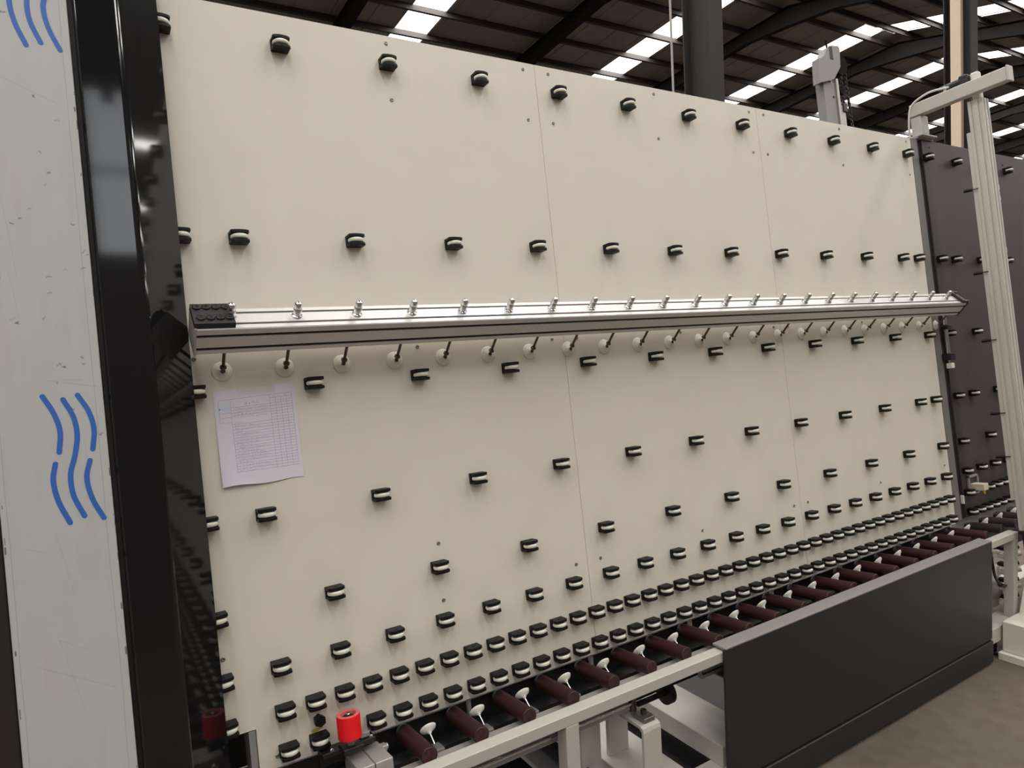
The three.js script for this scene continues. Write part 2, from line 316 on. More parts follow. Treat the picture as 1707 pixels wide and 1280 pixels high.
const screwGeo = (() => { const p = [[0, 0.0006], [0.0022, 0.0006], [0.0024, 0.0022], [0.0052, 0.0022], [0.0062, 0.0004], [0.0062, 0]].map(([r, y]) => new THREE.Vector2(r, y)); const g = new THREE.LatheGeometry(p, 14); g.rotateX(Math.PI / 2); return g; })();
{
  const b = thing('guide_board', B(12, -0.5, 0), 'large cream leaning machine board studded with rows of black guide wheels', 'machine board');
  const seams = [[-3.2, 12.945], [12.965, 27.47], [27.49, 42.86]];
  seams.forEach(([a, c], i) => {
    const g = i ? [bb(a, c, -0.5, 25, -0.2, 0, 0.0008)] : null;
    if (!g) {                                                     // the first panel has a notch cut from its lower corner
      const e = extrude([[a, 0.93], [-0.92, 0.93], [-0.92, -0.5], [c, -0.5], [c, 25], [a, 25]].map((p) => [p[0] * S, p[1] * S]), 0.2 * S); e.translate(0, 0, -0.2 * S);
      bpart('panel', boxUV(e), M.board, b);
    } else bpart('panel', g[0], M.board, b);
  });
  bpart('backing_frame', merge([bb(-3, 42.8, 22.6, 24.2, -1.3, -0.22), bb(-3, 42.8, 12.4, 13.6, -1.3, -0.22), bb(-3, 42.8, 2.8, 4, -1.3, -0.22), ...[-3, 6, 12.4, 20, 27, 35, 41.8].map((u) => bb(u, u + 0.9, 1, 24.6, -2.0, -0.22))]), M.rafter, b);
  bpart('end_strip', bb(42.88, 43.66, -0.4, 25, -0.9, 0.02, 0.002), M.stripGrey, b, 'grey metal strip along the board end');
  bpart('notch_back', bb(-2.55, -0.93, -0.7, 1.3, -1.6, -1.35, 0.001), M.seal, b);  // black plate added behind the notch to keep its inside dark
  bpart('notch_bracket', merge([bb(-1.16, -0.95, -0.7, 0.9, -0.9, -0.02, 0.002), bb(-1.95, -1.75, -0.7, 0.75, -0.9, -0.5, 0.002)]), M.steelGrey, b);
  const R = (v, list) => list.forEach((u) => guideRoller(b, u, v)), seq = (a, d, n) => Array.from({ length: n }, (_, i) => a + d * i);
  R(rows.A, seq(2, 4, 11)); R(rows.C, seq(2, 4, 11)); R(rows.E, seq(2, 4, 11)); R(rows.B, [...seq(0, 4, 11), 41.85]); R(rows.D, [...seq(0, 4, 11), 41.85]);
  R(rows.F, seq(0, 2, 22)); R(rows.G, seq(0, 1, 43)); R(rows.H, [0, 1, ...seq(3, 1, 40)]);
  for (const k of 'ABCDEFG') guideRoller(b, -1.78, rows[k]);
  for (const u of [-1.7, 6.1, 12.35, 13.67, 19.95, 26.9, 28.08, 35, 42.3]) for (const v of [24.7, 22.5, 13, 3.4]) { if (u < -1 && v > 20) continue; placed('screw', screwGeo, M.screw, b, B(u, v, 0.005)); }
  for (const [u, v] of [[-0.34, -0.14], [6.13, 5.54]]) placed('screw', screwGeo, M.screw, b, B(u, v, 0.005));
  const k = new THREE.CylinderGeometry(0.2 * S, 0.17 * S, 0.3 * S, 6); k.rotateX(Math.PI / 2); placed('knob', k, M.blackPlastic, b, B(1.06, 0.62, 0.15));
  const st = new THREE.Shape(); [[-0.2, 0.02], [-0.1, 0.06], [0.05, 0.03], [0.2, 0.07], [0.18, -0.02], [0.05, -0.05], [-0.05, -0.09], [-0.12, -0.07], [-0.2, -0.06]].forEach(([x, y], i) => st[i ? 'lineTo' : 'moveTo'](x * S, y * S));
  placed('stain', new THREE.ExtrudeGeometry(st, { depth: 0.0004, bevelEnabled: false }), M.stain, b, B(1.0, 0.28, 0.0));
}
{ // checklist sheet
  const p = thing('paper_sheet', B(0, 8.8, 0.01), 'white printed checklist sheet taped to the cream board', 'paper');
  const g = new THREE.PlaneGeometry(1, 1, 24, 24), a = g.attributes.position, corner = [[-1.24, 11.9], [1.36, 12.03], [1.4, 8.77], [-1.22, 8.79]];
  for (let i = 0; i < a.count; i++) {
    const s = a.getX(i) + 0.5, t = a.getY(i) + 0.5, L = (k) => (corner[0][k] * (1 - s) + corner[1][k] * s) * t + (corner[3][k] * (1 - s) + corner[2][k] * s) * (1 - t);
    a.setXYZ(i, L(0) * S, (L(1) + (t < 0.02 ? 0.03 * Math.sin(s * 9) : 0)) * S, 0.0012 + 0.010 * Math.pow(1 - t, 3) * (0.55 + 0.45 * Math.sin(s * 5 + 0.6)) + 0.0012 * Math.sin(s * 11 + t * 5) * (1 - t));
  }
  g.computeVertexNormals(); bpart('sheet', g, M.paper, p);
  bpart('tape', bb(-0.5, 0.7, 11.75, 12.5, 0.022, 0.03, 0), M.tape, p, 'clear sticky tape');
}
// ---------------------------------------------------------------- suction bar
{
  const b = thing('suction_bar', B(-1.9, 12.5, 1.5), 'long silver aluminium profile bar with suction cups across the cream board', 'suction bar');
  const d = [0.6932, 0.7208], e = [-0.7208, 0.6932], cup = [12.487, 0.15], P = (t, w) => [cup[0] + d[0] * t + e[0] * w, cup[1] + d[1] * t + e[1] * w];   // (v, n)
  const t1 = 2.22, t0 = 1.24, w = 0.51, uA = -1.82, uB = 43.2;
  // section outline with T-slots on the two outward faces, walked in (t, w)
  const sl = 0.05, dp = 0.07, out = [];
  const corner = (a) => a.forEach((q) => out.push(q));
  corner([[t0, -w], [t1 - 0.03, -w], [t1, -w + 0.03]]);
  for (const s of [-0.27, 0.27]) corner([[t1, s - sl], [t1 - dp, s - sl], [t1 - dp, s + sl], [t1, s + sl]]);
  corner([[t1, w - 0.03], [t1 - 0.03, w]]);
  for (const s of [t1 - 0.27, t0 + 0.22]) corner([[s + sl, w], [s + sl, w - dp], [s - sl, w - dp], [s - sl, w]]);
  corner([[t0 + 0.03, w], [t0, w - 0.03]]);
  const ring = (pts, ua, ub, mat, name, label) => {
    const g = extrude(pts.map(([t, q]) => { const [v, n] = P(t, q); return [n * S, v * S]; }).map(([n, v]) => [-n, v]), (ub - ua) * S);   // drawn in (-n, v), pushed along u
    g.rotateY(Math.PI / 2); // z -> x, x -> -z
    g.translate(ua * S, 0, 0); return bpart(name, boxUV(g), mat, b, label);
  };
  ring(out, uA, uB, M.alu, 'profile');
  const strip = 0.012; // dark slot floors
  for (const s of [-0.27, 0.27]) ring([[t1 - dp + 0.002, s - sl], [t1 - dp + strip, s - sl], [t1 - dp + strip, s + sl], [t1 - dp + 0.002, s + sl]], uA, uB, M.slotTop, 'slot');
  for (const s of [t1 - 0.27, t0 + 0.22]) ring([[s + sl, w - dp + 0.002], [s + sl, w - dp + strip], [s - sl, w - dp + strip], [s - sl, w - dp + 0.002]], uA, uB, M.slot, 'slot');
  const plate = [[t0 - 0.03, -w - 0.03], [t1 + 0.03, -w - 0.03], [t1 + 0.03, w + 0.03], [t0 - 0.03, w + 0.03]];
  ring(plate, uB, uB + 0.16, M.blackMetal, 'end_cap', 'black end plate'); ring(plate, uA - 0.06, uA, M.aluMatt, 'end_cap', 'bare metal end plate');
  ring([[t1 + 0.005, -w + 0.02], [t1 + 0.2, -w + 0.02], [t1 + 0.2, w - 0.03], [t1 + 0.005, w - 0.03]], uA - 0.06, -0.73, M.blockBlack, 'mounting_block', 'black mounting block with two rows of bolts');
  const tcap = [[t1 + 0.005, -w], [t1 + 0.16, -w], [t1 + 0.16, w - 0.05], [t1 + 0.005, w]]; ring(tcap, 42.55, 42.7, M.blackMetal, 'end_bracket'); ring([[t1 + 0.005, -w], [t1 + 0.16, -w], [t1 + 0.16, -w + 0.1], [t1 + 0.005, -w + 0.1]], 42.7, 43.3, M.blackMetal, 'end_bracket'); ring([[t1 + 0.005, w - 0.1], [t1 + 0.16, w - 0.1], [t1 + 0.16, w], [t1 + 0.005, w]], 42.7, 43.3, M.blackMetal, 'end_bracket');
  const turn = new THREE.Quaternion().setFromUnitVectors(V3(0, 1, 0), V3(0, d[0], d[1]));
  const along = (pts, seg = 18) => { const g = new THREE.LatheGeometry(pts.map(([r, y]) => new THREE.Vector2(r * S, y * S)), seg); g.applyQuaternion(turn); return g; };
  const bolt = (() => { const g = merge([along([[0.02, 0.03], [0.06, 0.03], [0.06, 0.055], [0.075, 0.06], [0.12, 0.055], [0.125, 0], [0.125, -0.01]], 14)]); return g; })();
  for (let i = 0; i < 4; i++) for (const q of [-0.3, 0.22]) { const [v, n] = P(t1 + 0.2, q); placed('bolt', bolt, M.blackMetal, b, B(-1.72 + i * 0.27 + (q > 0 ? 0.05 : 0), v, n)); }
  const nutGeo = along([[0, 0.56], [0.05, 0.56], [0.1, 0.53], [0.125, 0.47], [0.125, 0.34], [0.1, 0.33], [0.1, 0.29], [0.135, 0.285], [0.135, 0.12], [0.1, 0.115], [0.1, 0.06], [0.17, 0.055], [0.17, 0.0]], 12);
  const rodGeo = along([[0, -1.0], [0.052, -1.0], [0.052, 0.1], [0, 0.1]], 10);
  const ferrule = along([[0.07, 0], [0.11, 0.0], [0.11, 0.06], [0.07, 0.08]], 12);
  const cupGeo = (() => { const g = new THREE.LatheGeometry([[0.08, 0.2], [0.1, 0.15], [0.16, 0.12], [0.2, 0.08], [0.24, 0.05], [0.3, 0.03], [0.33, 0.0], [0.3, 0.0], [0.23, 0.03], [0.08, 0.09]].map(([r, y]) => new THREE.Vector2(r * S, y * S)), 24); g.rotateX(Math.PI / 2); return g; })();
  for (let k = 0; k < 23; k++) {
    const u = -0.9 + 2.006 * k; if (u > 43.3) continue;
    const [v, n] = P(t1, -0.02), base = P(t0, 0), low = P(0.12, 0);
    if (k < 22) placed('nut', nutGeo, M.chrome, b, B(u + 0.12, v, n));
    placed('rod', rodGeo, M.rod, b, B(u, base[0], base[1]));
    placed('suction_cup', cupGeo, M.silicone, b, B(u, low[0] - 0.03, 0.01)); placed('ferrule', ferrule, M.rod, b, B(u, P(0.22, 0)[0], P(0.22, 0)[1]));
  }
}
{ // slim air cylinder at the board end
  const c = thing('air_cylinder', B(43.75, 10.2, 0.3), 'slim chrome air cylinder upright at the end of the suction bar', 'cylinder');
  bpart('barrel', cyl(bc(43.78, 10.6, 0.35), bc(43.78, 12.2, 0.35), 0.13 * S), M.chrome, c); bpart('barrel', cyl(bc(43.78, 12.5, 0.35), bc(43.78, 13.2, 0.35), 0.13 * S), M.chrome, c); bpart('clamp', bb(43.5, 44.15, 10.15, 10.6, 0.05, 0.6, 0.003), M.blackMetal, c);
  bpart('collar', bb(43.6, 43.98, 9.6, 9.95, 0.2, 0.55, 0.003), M.wheel, c); bpart('clamp', bb(43.55, 44.1, 12.18, 12.45, 0.1, 0.6, 0.003), M.blackMetal, c);
  bpart('rod', cyl(bc(43.78, 9.9, 0.35), bc(43.78, 10.2, 0.35), 0.05 * S), M.chrome, c);
}
// ---------------------------------------------------------------- dark guide board beyond
{
  const b = thing('dark_guide_board', B(50, -0.4, 0), 'dark brown-grey leaning machine board with white guide wheels beyond the cream board', 'machine board');
  bpart('panel', bb(44.25, 51.9, -0.35, 25.05, -0.2, 0, 0.001), M.darkBoard, b); bpart('panel', bb(51.93, 62, -0.35, 25.05, -0.2, 0, 0.001), M.darkBoard, b);
  bpart('edge_recess', bb(43.68, 44.24, -0.4, 24.95, -0.9, -0.1, 0.001), M.seal, b); bpart('top_plate', bb(43.66, 45.6, 25.05, 25.15, -1.0, 0.1, 0.001), M.steelGrey, b);
  const R = (v, list) => list.forEach((u) => guideRoller(b, u, v)), seq = (a, d, n) => Array.from({ length: n }, (_, i) => a + d * i);
  R(rows.A, [44.5, 48.2, 52, 55.7]); R(rows.B, [44.7, 46.6, 50.1, 54.0]); R(rows.C, [44.6, 48.2, 52.0]); R(rows.D, [44.75, 46.75, 50.2]); R(rows.E, [44.65, 48.35, 52]); R(rows.F, [44.7, 46.6, 48.5, 50.3, 52.2]);
  R(rows.G, [44.6, 47.3, 48.4, 49.4, 50.4, 51.4, 52.4]); R(rows.H, seq(44.7, 1, 9));
  for (const [u, v] of [[45.2, 24.6], [51, 24.4], [55.5, 24.3]]) placed('screw', screwGeo, M.blackMetal, b, B(u, v, 0.005));
  const f = bpart('access_frame', merge([bb(44.85, 46.2, 2.15, 2.3, 0, 0.12), bb(44.85, 46.2, 1.0, 1.1, 0, 0.12), bb(44.85, 45.05, 1.0, 2.3, 0, 0.12), bb(46.05, 46.2, 1.0, 2.3, 0, 0.12)]), M.steelGrey, b, 'grey square frame');
  bpart('sensor_block', bb(45.2, 45.85, 1.3, 1.75, 0, 0.85, 0.004, 2), M.beige, b, 'beige block jutting out of the frame'); bpart('sticker', cyl(bc(47.0, 0.9, 0.0), bc(47.0, 0.9, 0.03), 0.16 * S), M.yellow, b);
  bpart('latch', bb(43.95, 44.1, 0.6, 1.15, -0.1, 0.1, 0.002), M.wheel, b);
}
// ---------------------------------------------------------------- housings at the near end
{
  const h = thing('dark_column_housing', V3(S * -3, 0, 0.1), 'tall glossy near-black leaning housing with a folded corner, beside the cream board', 'housing');
  const outline = [[-4.2, -2.0], [-4.2, 1.94], [-4.14, 2.0]]; for (let i = 0; i <= 6; i++) { const a = Math.PI / 2 - i / 6 * 0.7732; outline.push([-3.1903 + 0.3 * Math.cos(a), 1.7 + 0.3 * Math.sin(a)]); }
  outline.push([-1.9, 0.86], [-1.91, 0.82], [-2.0, 0.8], [-2.6, 0.85], [-2.6, -2.0]);
  const g = extrude(outline.map(([u, n]) => [u * S, -n * S]), 38 * S); g.rotateX(-Math.PI / 2); g.translate(0, -8.1 * S, 0);
  bpart('folded_cover', g, M.glossDark, h);
  bpart('seal', bb(-4.32, -4.2, -8.1, 29.9, -1, 1.86, 0.001), M.seal, h, 'black rubber seal strip');
}
{
  const p = thing('logo_panel', V3(S * -5.6, 0, 0.1), 'scratched white enamel panel printed with blue wavy lines', 'panel');
  const u0 = -6.86, u1 = -4.34, g = new RoundedBoxGeometry((u1 - u0) * S, 38 * S, 0.5 * S, 2, 0.004); g.translate((u0 + u1) / 2 * S, 10.9 * S, 1.75 * S);
  const a = g.attributes.position, uv = g.attributes.uv; for (let i = 0; i < a.count; i++) uv.setXY(i, (a.getX(i) / S - u0) / (u1 - u0), (a.getY(i) / S + 8.1) / 38);
  bpart('sheet', g, M.panel, p);
  const wave = (pts, dv) => {                               // a printed stroke: flat ribbon with round ends
    const c = new THREE.CatmullRomCurve3(pts.map(([u, v]) => V3(u * S, (v + dv) * S, 0))), n = 26, r = 0.064 * S, L = [], Rr = [];
    for (let i = 0; i <= n; i++) { const q = c.getPoint(i / n), t = c.getTangent(i / n); L.push([q.x - t.y * r, q.y + t.x * r]); Rr.push([q.x + t.y * r, q.y - t.x * r]); }
    const cap = (q, t, s) => { const o = []; for (let k = 1; k < 8; k++) { const an = k / 8 * Math.PI, bx = -t.y * s, by = t.x * s; o.push([q.x + r * (bx * Math.cos(an) + s * t.x * Math.sin(an)), q.y + r * (by * Math.cos(an) + s * t.y * Math.sin(an))]); } return o; };
    const out = [...L, ...cap(c.getPoint(1), c.getTangent(1), 1), ...Rr.reverse(), ...cap(c.getPoint(0), c.getTangent(0), -1)];
    const e = extrude(out, 0.0005); e.translate(0, 0, 2.0 * S); return e;
  };
  const strokes = [[[-5.73, 12.04], [-5.51, 11.55], [-5.41, 11.06], [-5.47, 10.52]], [[-5.28, 11.92], [-5.08, 11.43], [-5.03, 10.93], [-5.13, 10.37], [-5.26, 9.91], [-5.24, 9.34], [-5.03, 8.74]], [[-4.94, 12.01], [-4.72, 11.55], [-4.63, 11.05], [-4.70, 10.51]], [[-5.58, 10.22], [-5.66, 9.81], [-5.59, 9.24], [-5.37, 8.62]], [[-4.79, 10.21], [-4.90, 9.77], [-4.82, 9.19], [-4.59, 8.61]]];
  for (const dv of [0, 12.97]) for (const s of strokes) bpart('printed_wave', wave(s, dv), M.blue, p, 'blue wavy stroke of the printed emblem');
  const k = thing('dark_side_housing', V3(S * -8.4, 0, 0), 'dark brown housing side beyond the white panel', 'housing');
  bpart('cover', bb(-11, -6.9, -8.1, 29.9, -2, 1.4, 0.006, 2), M.brownDark, k); bpart('seal', bb(-6.9, -6.86, -8.1, 29.9, -2, 1.3, 0), M.seal, k);
}
// ---------------------------------------------------------------- roller conveyor
const frontZ = 0.236;
const rollerGeo = (len) => { const r = 0.3, p = [[0, 0], [r * 0.8, 0], [r, 0.04], [r, len - 0.04], [r * 0.86, len], [r * 0.8, len - 0.03], [0.2, len - 0.03], [0.18, len - 0.06], [0, len - 0.06]].map(([a, b]) => new THREE.Vector2(a * S, b * S)); const g = new THREE.LatheGeometry(p, 24); g.rotateX(Math.PI / 2); return g; };
const bearingGeo = (() => { const p = [[0.1, -0.18], [0.26, -0.18], [0.3, -0.12], [0.3, 0.0], [0.24, 0.03], [0.1, 0.03]].map(([a, b]) => new THREE.Vector2(a * S, b * S)); const g = new THREE.LatheGeometry(p, 16); g.rotateX(Math.PI / 2); return g; })();
const pinGeo = (() => { const g = new THREE.SphereGeometry(0.04 * S, 8, 6); g.translate(0.14 * S, 0.2 * S, 0.0); return g; })();
const discGeo = (() => { // small suction cup facing up towards the board
  const g = new THREE.LatheGeometry([[0.05, -0.16], [0.08, -0.1], [0.16, -0.06], [0.27, 0.0], [0.31, 0.07], [0.29, 0.08], [0.24, 0.03], [0.1, -0.02], [0, -0.02]].map(([r, y]) => new THREE.Vector2(r * S, y * S)), 22);
  g.applyQuaternion(new THREE.Quaternion().setFromUnitVectors(V3(0, 1, 0), V3(0, 0.62, -0.78).normalize())); return g; })();
const stemGeo = cyl(V3(0, 0, 0), V3(0, -0.36 * S, 0.42 * S), 0.035 * S, 0.035 * S, 10);
{
  const c = thing('roller_conveyor', V3(1.5, 0, 0.1), 'pale steel conveyor frame with dark maroon rollers along the foot of the cream board', 'conveyor');
  const yT = -0.068;
  part('rail', wbox(-0.1, 3.762, yT - 0.037, yT, frontZ - 0.046, frontZ, 0.003, 2), M.paintLight, c);
  for (const [a, b] of [[0.775, 0.825], [3.716, 3.76], [-0.09, -0.04]]) part('post', wbox(a, b, -0.53, yT - 0.037, frontZ - 0.05, frontZ, 0.003, 2), M.paintLight, c);
  part('base_beam', wbox(-0.1, 3.76, -0.61, -0.53, 0.136, frontZ, 0.004, 2), M.paintLight, c);
  for (const x of [-0.1, 1.1, 1.5, 3.2]) part('cross_beam', wbox(x, x + 0.2, -0.53, -0.45, -0.75, 0.2, 0.004, 2), M.paintLight, c);
  part('rear_beam', wbox(-0.1, 3.76, -0.61, -0.53, -0.75, -0.65, 0.004), M.paintLight, c);
  for (const x of [0.0, 0.8, 2.2, 3.6]) for (const z of [0.19, -0.7]) part('foot', merge([cyl(V3(x, 0, z), V3(x, 0.012, z), 0.04), cyl(V3(x, 0.012, z), V3(x, 0.1, z), 0.012)]), M.blackMetal, c);
  // levelling leg: bent plate with a bolted block on top
  const lx = 1.087; part('bracket_leg', extrude([[frontZ, Y(-0.53)], [frontZ, Y(-0.235)], [frontZ - 0.004, Y(-0.223)], [frontZ - 0.016, Y(-0.217)], [0.05, Y(-0.217)], [0.05, Y(-0.227)], [frontZ - 0.02, Y(-0.227)], [frontZ - 0.01, Y(-0.237)], [frontZ - 0.01, Y(-0.53)]], 0.078).rotateY(-Math.PI / 2).translate(lx + 0.078, 0, 0), M.paintLight, c);
  part('bracket_block', wbox(lx + 0.02, lx + 0.068, -0.217, -0.2, 0.16, 0.22, 0.003, 2), M.screw, c); part('bracket_bolt', merge([cyl(V3(lx + 0.044, Y(-0.2), 0.19), V3(lx + 0.044, Y(-0.185), 0.19), 0.011, 0.011, 6), cyl(V3(lx + 0.03, Y(-0.2), 0.15), V3(lx + 0.03, Y(-0.11), 0.15), 0.014, 0.014, 12)]), M.rod, c);
  part('upright_plate', wbox(1.0, 1.09, -0.45, -0.2, -0.02, 0.0, 0.002), M.paintLight, c); part('upright_plate', wbox(1.13, 1.22, -0.45, -0.2, -0.02, 0.0, 0.002), M.paintLight, c);
  part('pulley', merge([cyl(V3(1.325, Y(-0.235), 0.085), V3(1.35, Y(-0.235), 0.085), 0.042, 0.042, 24), cyl(V3(1.15, Y(-0.235), 0.085), V3(1.35, Y(-0.235), 0.085), 0.01, 0.01, 12)]), M.blackPlastic, c);
  // chrome guide rail below the rail, in two lengths
  for (const [a, b] of [[0.45, 0.80], [0.845, 1.1], [1.45, 3.6]]) { part('guide_rail', cyl(V3(a, Y(-0.168), 0.162), V3(b, Y(-0.168), 0.162), 0.006, 0.006, 14), M.chrome, c); part('guide_rail_web', wbox(a, b, -0.192, -0.172, 0.135, 0.157, 0.001), M.steelGrey, c); }
  part('drip_tray', wbox(0.0, 0.76, -0.33, -0.32, -0.2, 0.12, 0.002), M.blackMetal, c); part('drip_tray', wbox(1.72, 3.65, -0.33, -0.32, -0.3, 0.12, 0.002), M.blackMetal, c);
  part('added_dark_sheet', wbox(0.0, 3.68, -0.612, -0.6, -0.64, 0.13, 0.002), M.blackMetal, c, 'added black sheet darkening the space between the base beams');  // black sheet added so the lit floor under the conveyor looks dark
  // black drive box behind and under the rollers
  bpart('drive_box', merge([bb(-1.6, 43, -3.4, -0.75, -1.4, -0.45, 0.002), bb(-1.6, 43, -1.7, -1.6, -0.45, 0.5, 0.001)]), M.blackMetal, c, 'black drive housing');
  bpart('profile_rail', merge([bb(2.6, 43, -1.62, -1.3, 1.35, 1.75, 0.002), bb(2.6, 43, -1.5, -1.42, 1.75, 2.0, 0.001)]), M.aluMatt, c, 'bare aluminium rail under the rollers');
  for (let u = 6.85; u < 42; u += 5.97) bpart('strut', bb(u - 0.07, u + 0.07, -1.3, -0.3, -0.44, -0.25, 0.001), M.steelGrey, c);
  const rg = rollerGeo(2.18);
  for (let k = 0; k < 20; k++) {
    const u = 4.05 + 2 * k, r = placed('roller', rg, M.rubber, c, B(u, -0.9, -0.02)); sub('bearing', bearingGeo, M.blackMetal, r); sub('bearing_pin', pinGeo, M.chrome, r);
    const q = placed('suction_disc', discGeo, M.silicone, c, B(u + 0.62, -0.72, 0.74)); sub('stem', stemGeo, M.chrome, q);
    bpart('roller_guard', bb(u + 0.35, u + 0.95, -1.58, -1.22, 0.75, 1.32, 0.006, 2), M.guard, c);
  }
}
{
  const c = thing('cover_panel', V3(2.45, Y(-0.55), frontZ), 'dark charcoal sheet metal cover hooked over the conveyor rail', 'cover panel');
  const x0 = 1.472, x1 = 3.45;
  part('sheet', wbox(x0, x1, -0.564, -0.056, frontZ + 0.003, frontZ + 0.011, 0.002, 2), M.cover, c);
  part('folded_lip', merge([wbox(x0 + 0.008, x1, -0.062, -0.052, frontZ - 0.052, frontZ + 0.011, 0.003, 2)]), M.coverLip, c, 'paler folded top lip');
  part('kick_plate', wbox(x0 + 0.03, x1 + 0.004, -0.685, -0.574, frontZ + 0.001, frontZ + 0.016, 0.006, 3), M.cover, c, 'rounded kick rail along the bottom');
  part('hem', wbox(x0, x1, -0.574, -0.564, frontZ + 0.001, frontZ + 0.006, 0.001), M.seal, c);
}
{ // red stop roller with its slide
  const r = thing('red_stop_roller', B(1.84, -0.3, 0.8), 'bright red stop roller on a black bracket with silver slide blocks', 'stop roller');
  const lathe = (pts, seg = 32) => new THREE.LatheGeometry(pts.map(([a, b]) => new THREE.Vector2(a * S, b * S)), seg);
  const at = B(1.84, 0, 0.85);
  placed('roller_sleeve', lathe([[0.2, 0.03], [0.37, 0.03], [0.39, 0.06], [0.39, 0.79], [0.375, 0.81]]), M.red, r, at);
  placed('sleeve_rim', lathe([[0.375, 0.81], [0.36, 0.82], [0.27, 0.82], [0.26, 0.8], [0.26, 0.6]]), M.redRim, r, at, true);
  placed('hub', lathe([[0.26, 0.68], [0.2, 0.7], [0.18, 0.74], [0.1, 0.74], [0.09, 0.8], [0, 0.8]], 12), M.blackMetal, r, at); placed('hub_bolt', lathe([[0, 0.84], [0.07, 0.84], [0.08, 0.8], [0.08, 0.74]], 6), M.chrome, r, at);
  placed('shaft', lathe([[0, -0.3], [0.13, -0.3], [0.13, -0.1], [0.2, -0.1], [0.2, 0.05], [0, 0.05]], 16), M.steelGrey, r, at);
  bpart('bracket', merge([bb(0.9, 2.75, -0.45, -0.28, 0.2, 0.75, 0.003), bb(1.5, 2.2, -0.38, -0.2, 0.5, 1.15, 0.003), bb(0.9, 2.75, -0.9, -0.4, 0.1, 0.3, 0.003)]), M.blackMetal, r);
  bpart('bracket_lug', bb(2.25, 2.6, -0.28, -0.1, 0.35, 0.6, 0.003), M.steelGrey, r);
  for (const u of [1.25, 2.6]) placed('bracket_screw', screwGeo, M.chrome, r, B(u, -0.27, 0.68));
  bpart('slide_block', bb(1.76, 2.32, -1.35, -0.7, 0.2, 1.68, 0.003, 2), M.aluMatt, r, 'bare silver slide block'); bpart('slide_block', bb(2.35, 2.95, -1.35, -0.7, 0.2, 1.68, 0.003, 2), M.aluMatt, r, 'bare silver slide block');
  bpart('end_tab', merge([cyl(bc(2.95, -0.85, 0.5), bc(3.2, -0.85, 0.5), 0.1 * S), bb(2.9, 3.15, -0.95, -0.75, 0.35, 0.65, 0.003)]), M.aluMatt, r);
  const fit = [[1.45, -0.9, 1.0], [1.2, -0.95, 1.0], [0.95, -1.0, 0.95]]; fit.forEach(([u, v, n], i) => bpart('air_fitting', merge([cyl(bc(u - 0.09, v, n), bc(u + 0.06, v, n), 0.11 * S), cyl(bc(u + 0.06, v, n), bc(u + 0.12, v, n), 0.06 * S)]), i === 0 ? M.chrome : M.silicone, r));
}
{ // second conveyor, beyond
  const c = thing('black_roller_conveyor', V3(4.3, 0, 0.1), 'conveyor of black rollers at the foot of the dark board', 'conveyor');
  bpart('side_plate', bb(44.0, 60, -2.2, -0.55, -0.9, -0.6, 0.002), M.paintLight, c); bpart('drive_box', bb(43.9, 60, -3.2, -2.2, -0.9, 0.2, 0.002), M.blackMetal, c);
  const rg = rollerGeo(2.0);
  for (let k = 0; k < 7; k++) { const u = 44.6 + 2 * k, r = placed('roller', rg, M.rubberBlack, c, B(u, -1.0, -0.1)); sub('bearing', bearingGeo, M.blackMetal, r); const q = placed('suction_disc', discGeo, M.silicone, c, B(u + 0.75, -0.78, 0.6)); sub('stem', stemGeo, M.chrome, q); }
  part('base_beam', wbox(3.95, 5.2, -0.61, -0.53, -0.1, 0.0, 0.004), M.paintLight, c); for (const x of [3.98, 5.1]) part('leg', wbox(x, x + 0.05, -0.7, -0.18, -0.1, -0.05, 0.003), M.paintLight, c);
  for (let k = 0; k < 7; k++) part('valve', merge([cyl(V3(3.86 + 0.03 * (k % 2), Y(-0.2 - 0.045 * k), 0.14), V3(3.9 + 0.03 * (k % 2), Y(-0.19 - 0.045 * k), 0.18), 0.013, 0.013, 10), wbox(3.84, 3.88, -0.215 - 0.045 * k, -0.195 - 0.045 * k, 0.1, 0.16, 0.003)]), k % 2 ? M.silicone : M.blackMetal, c);
}
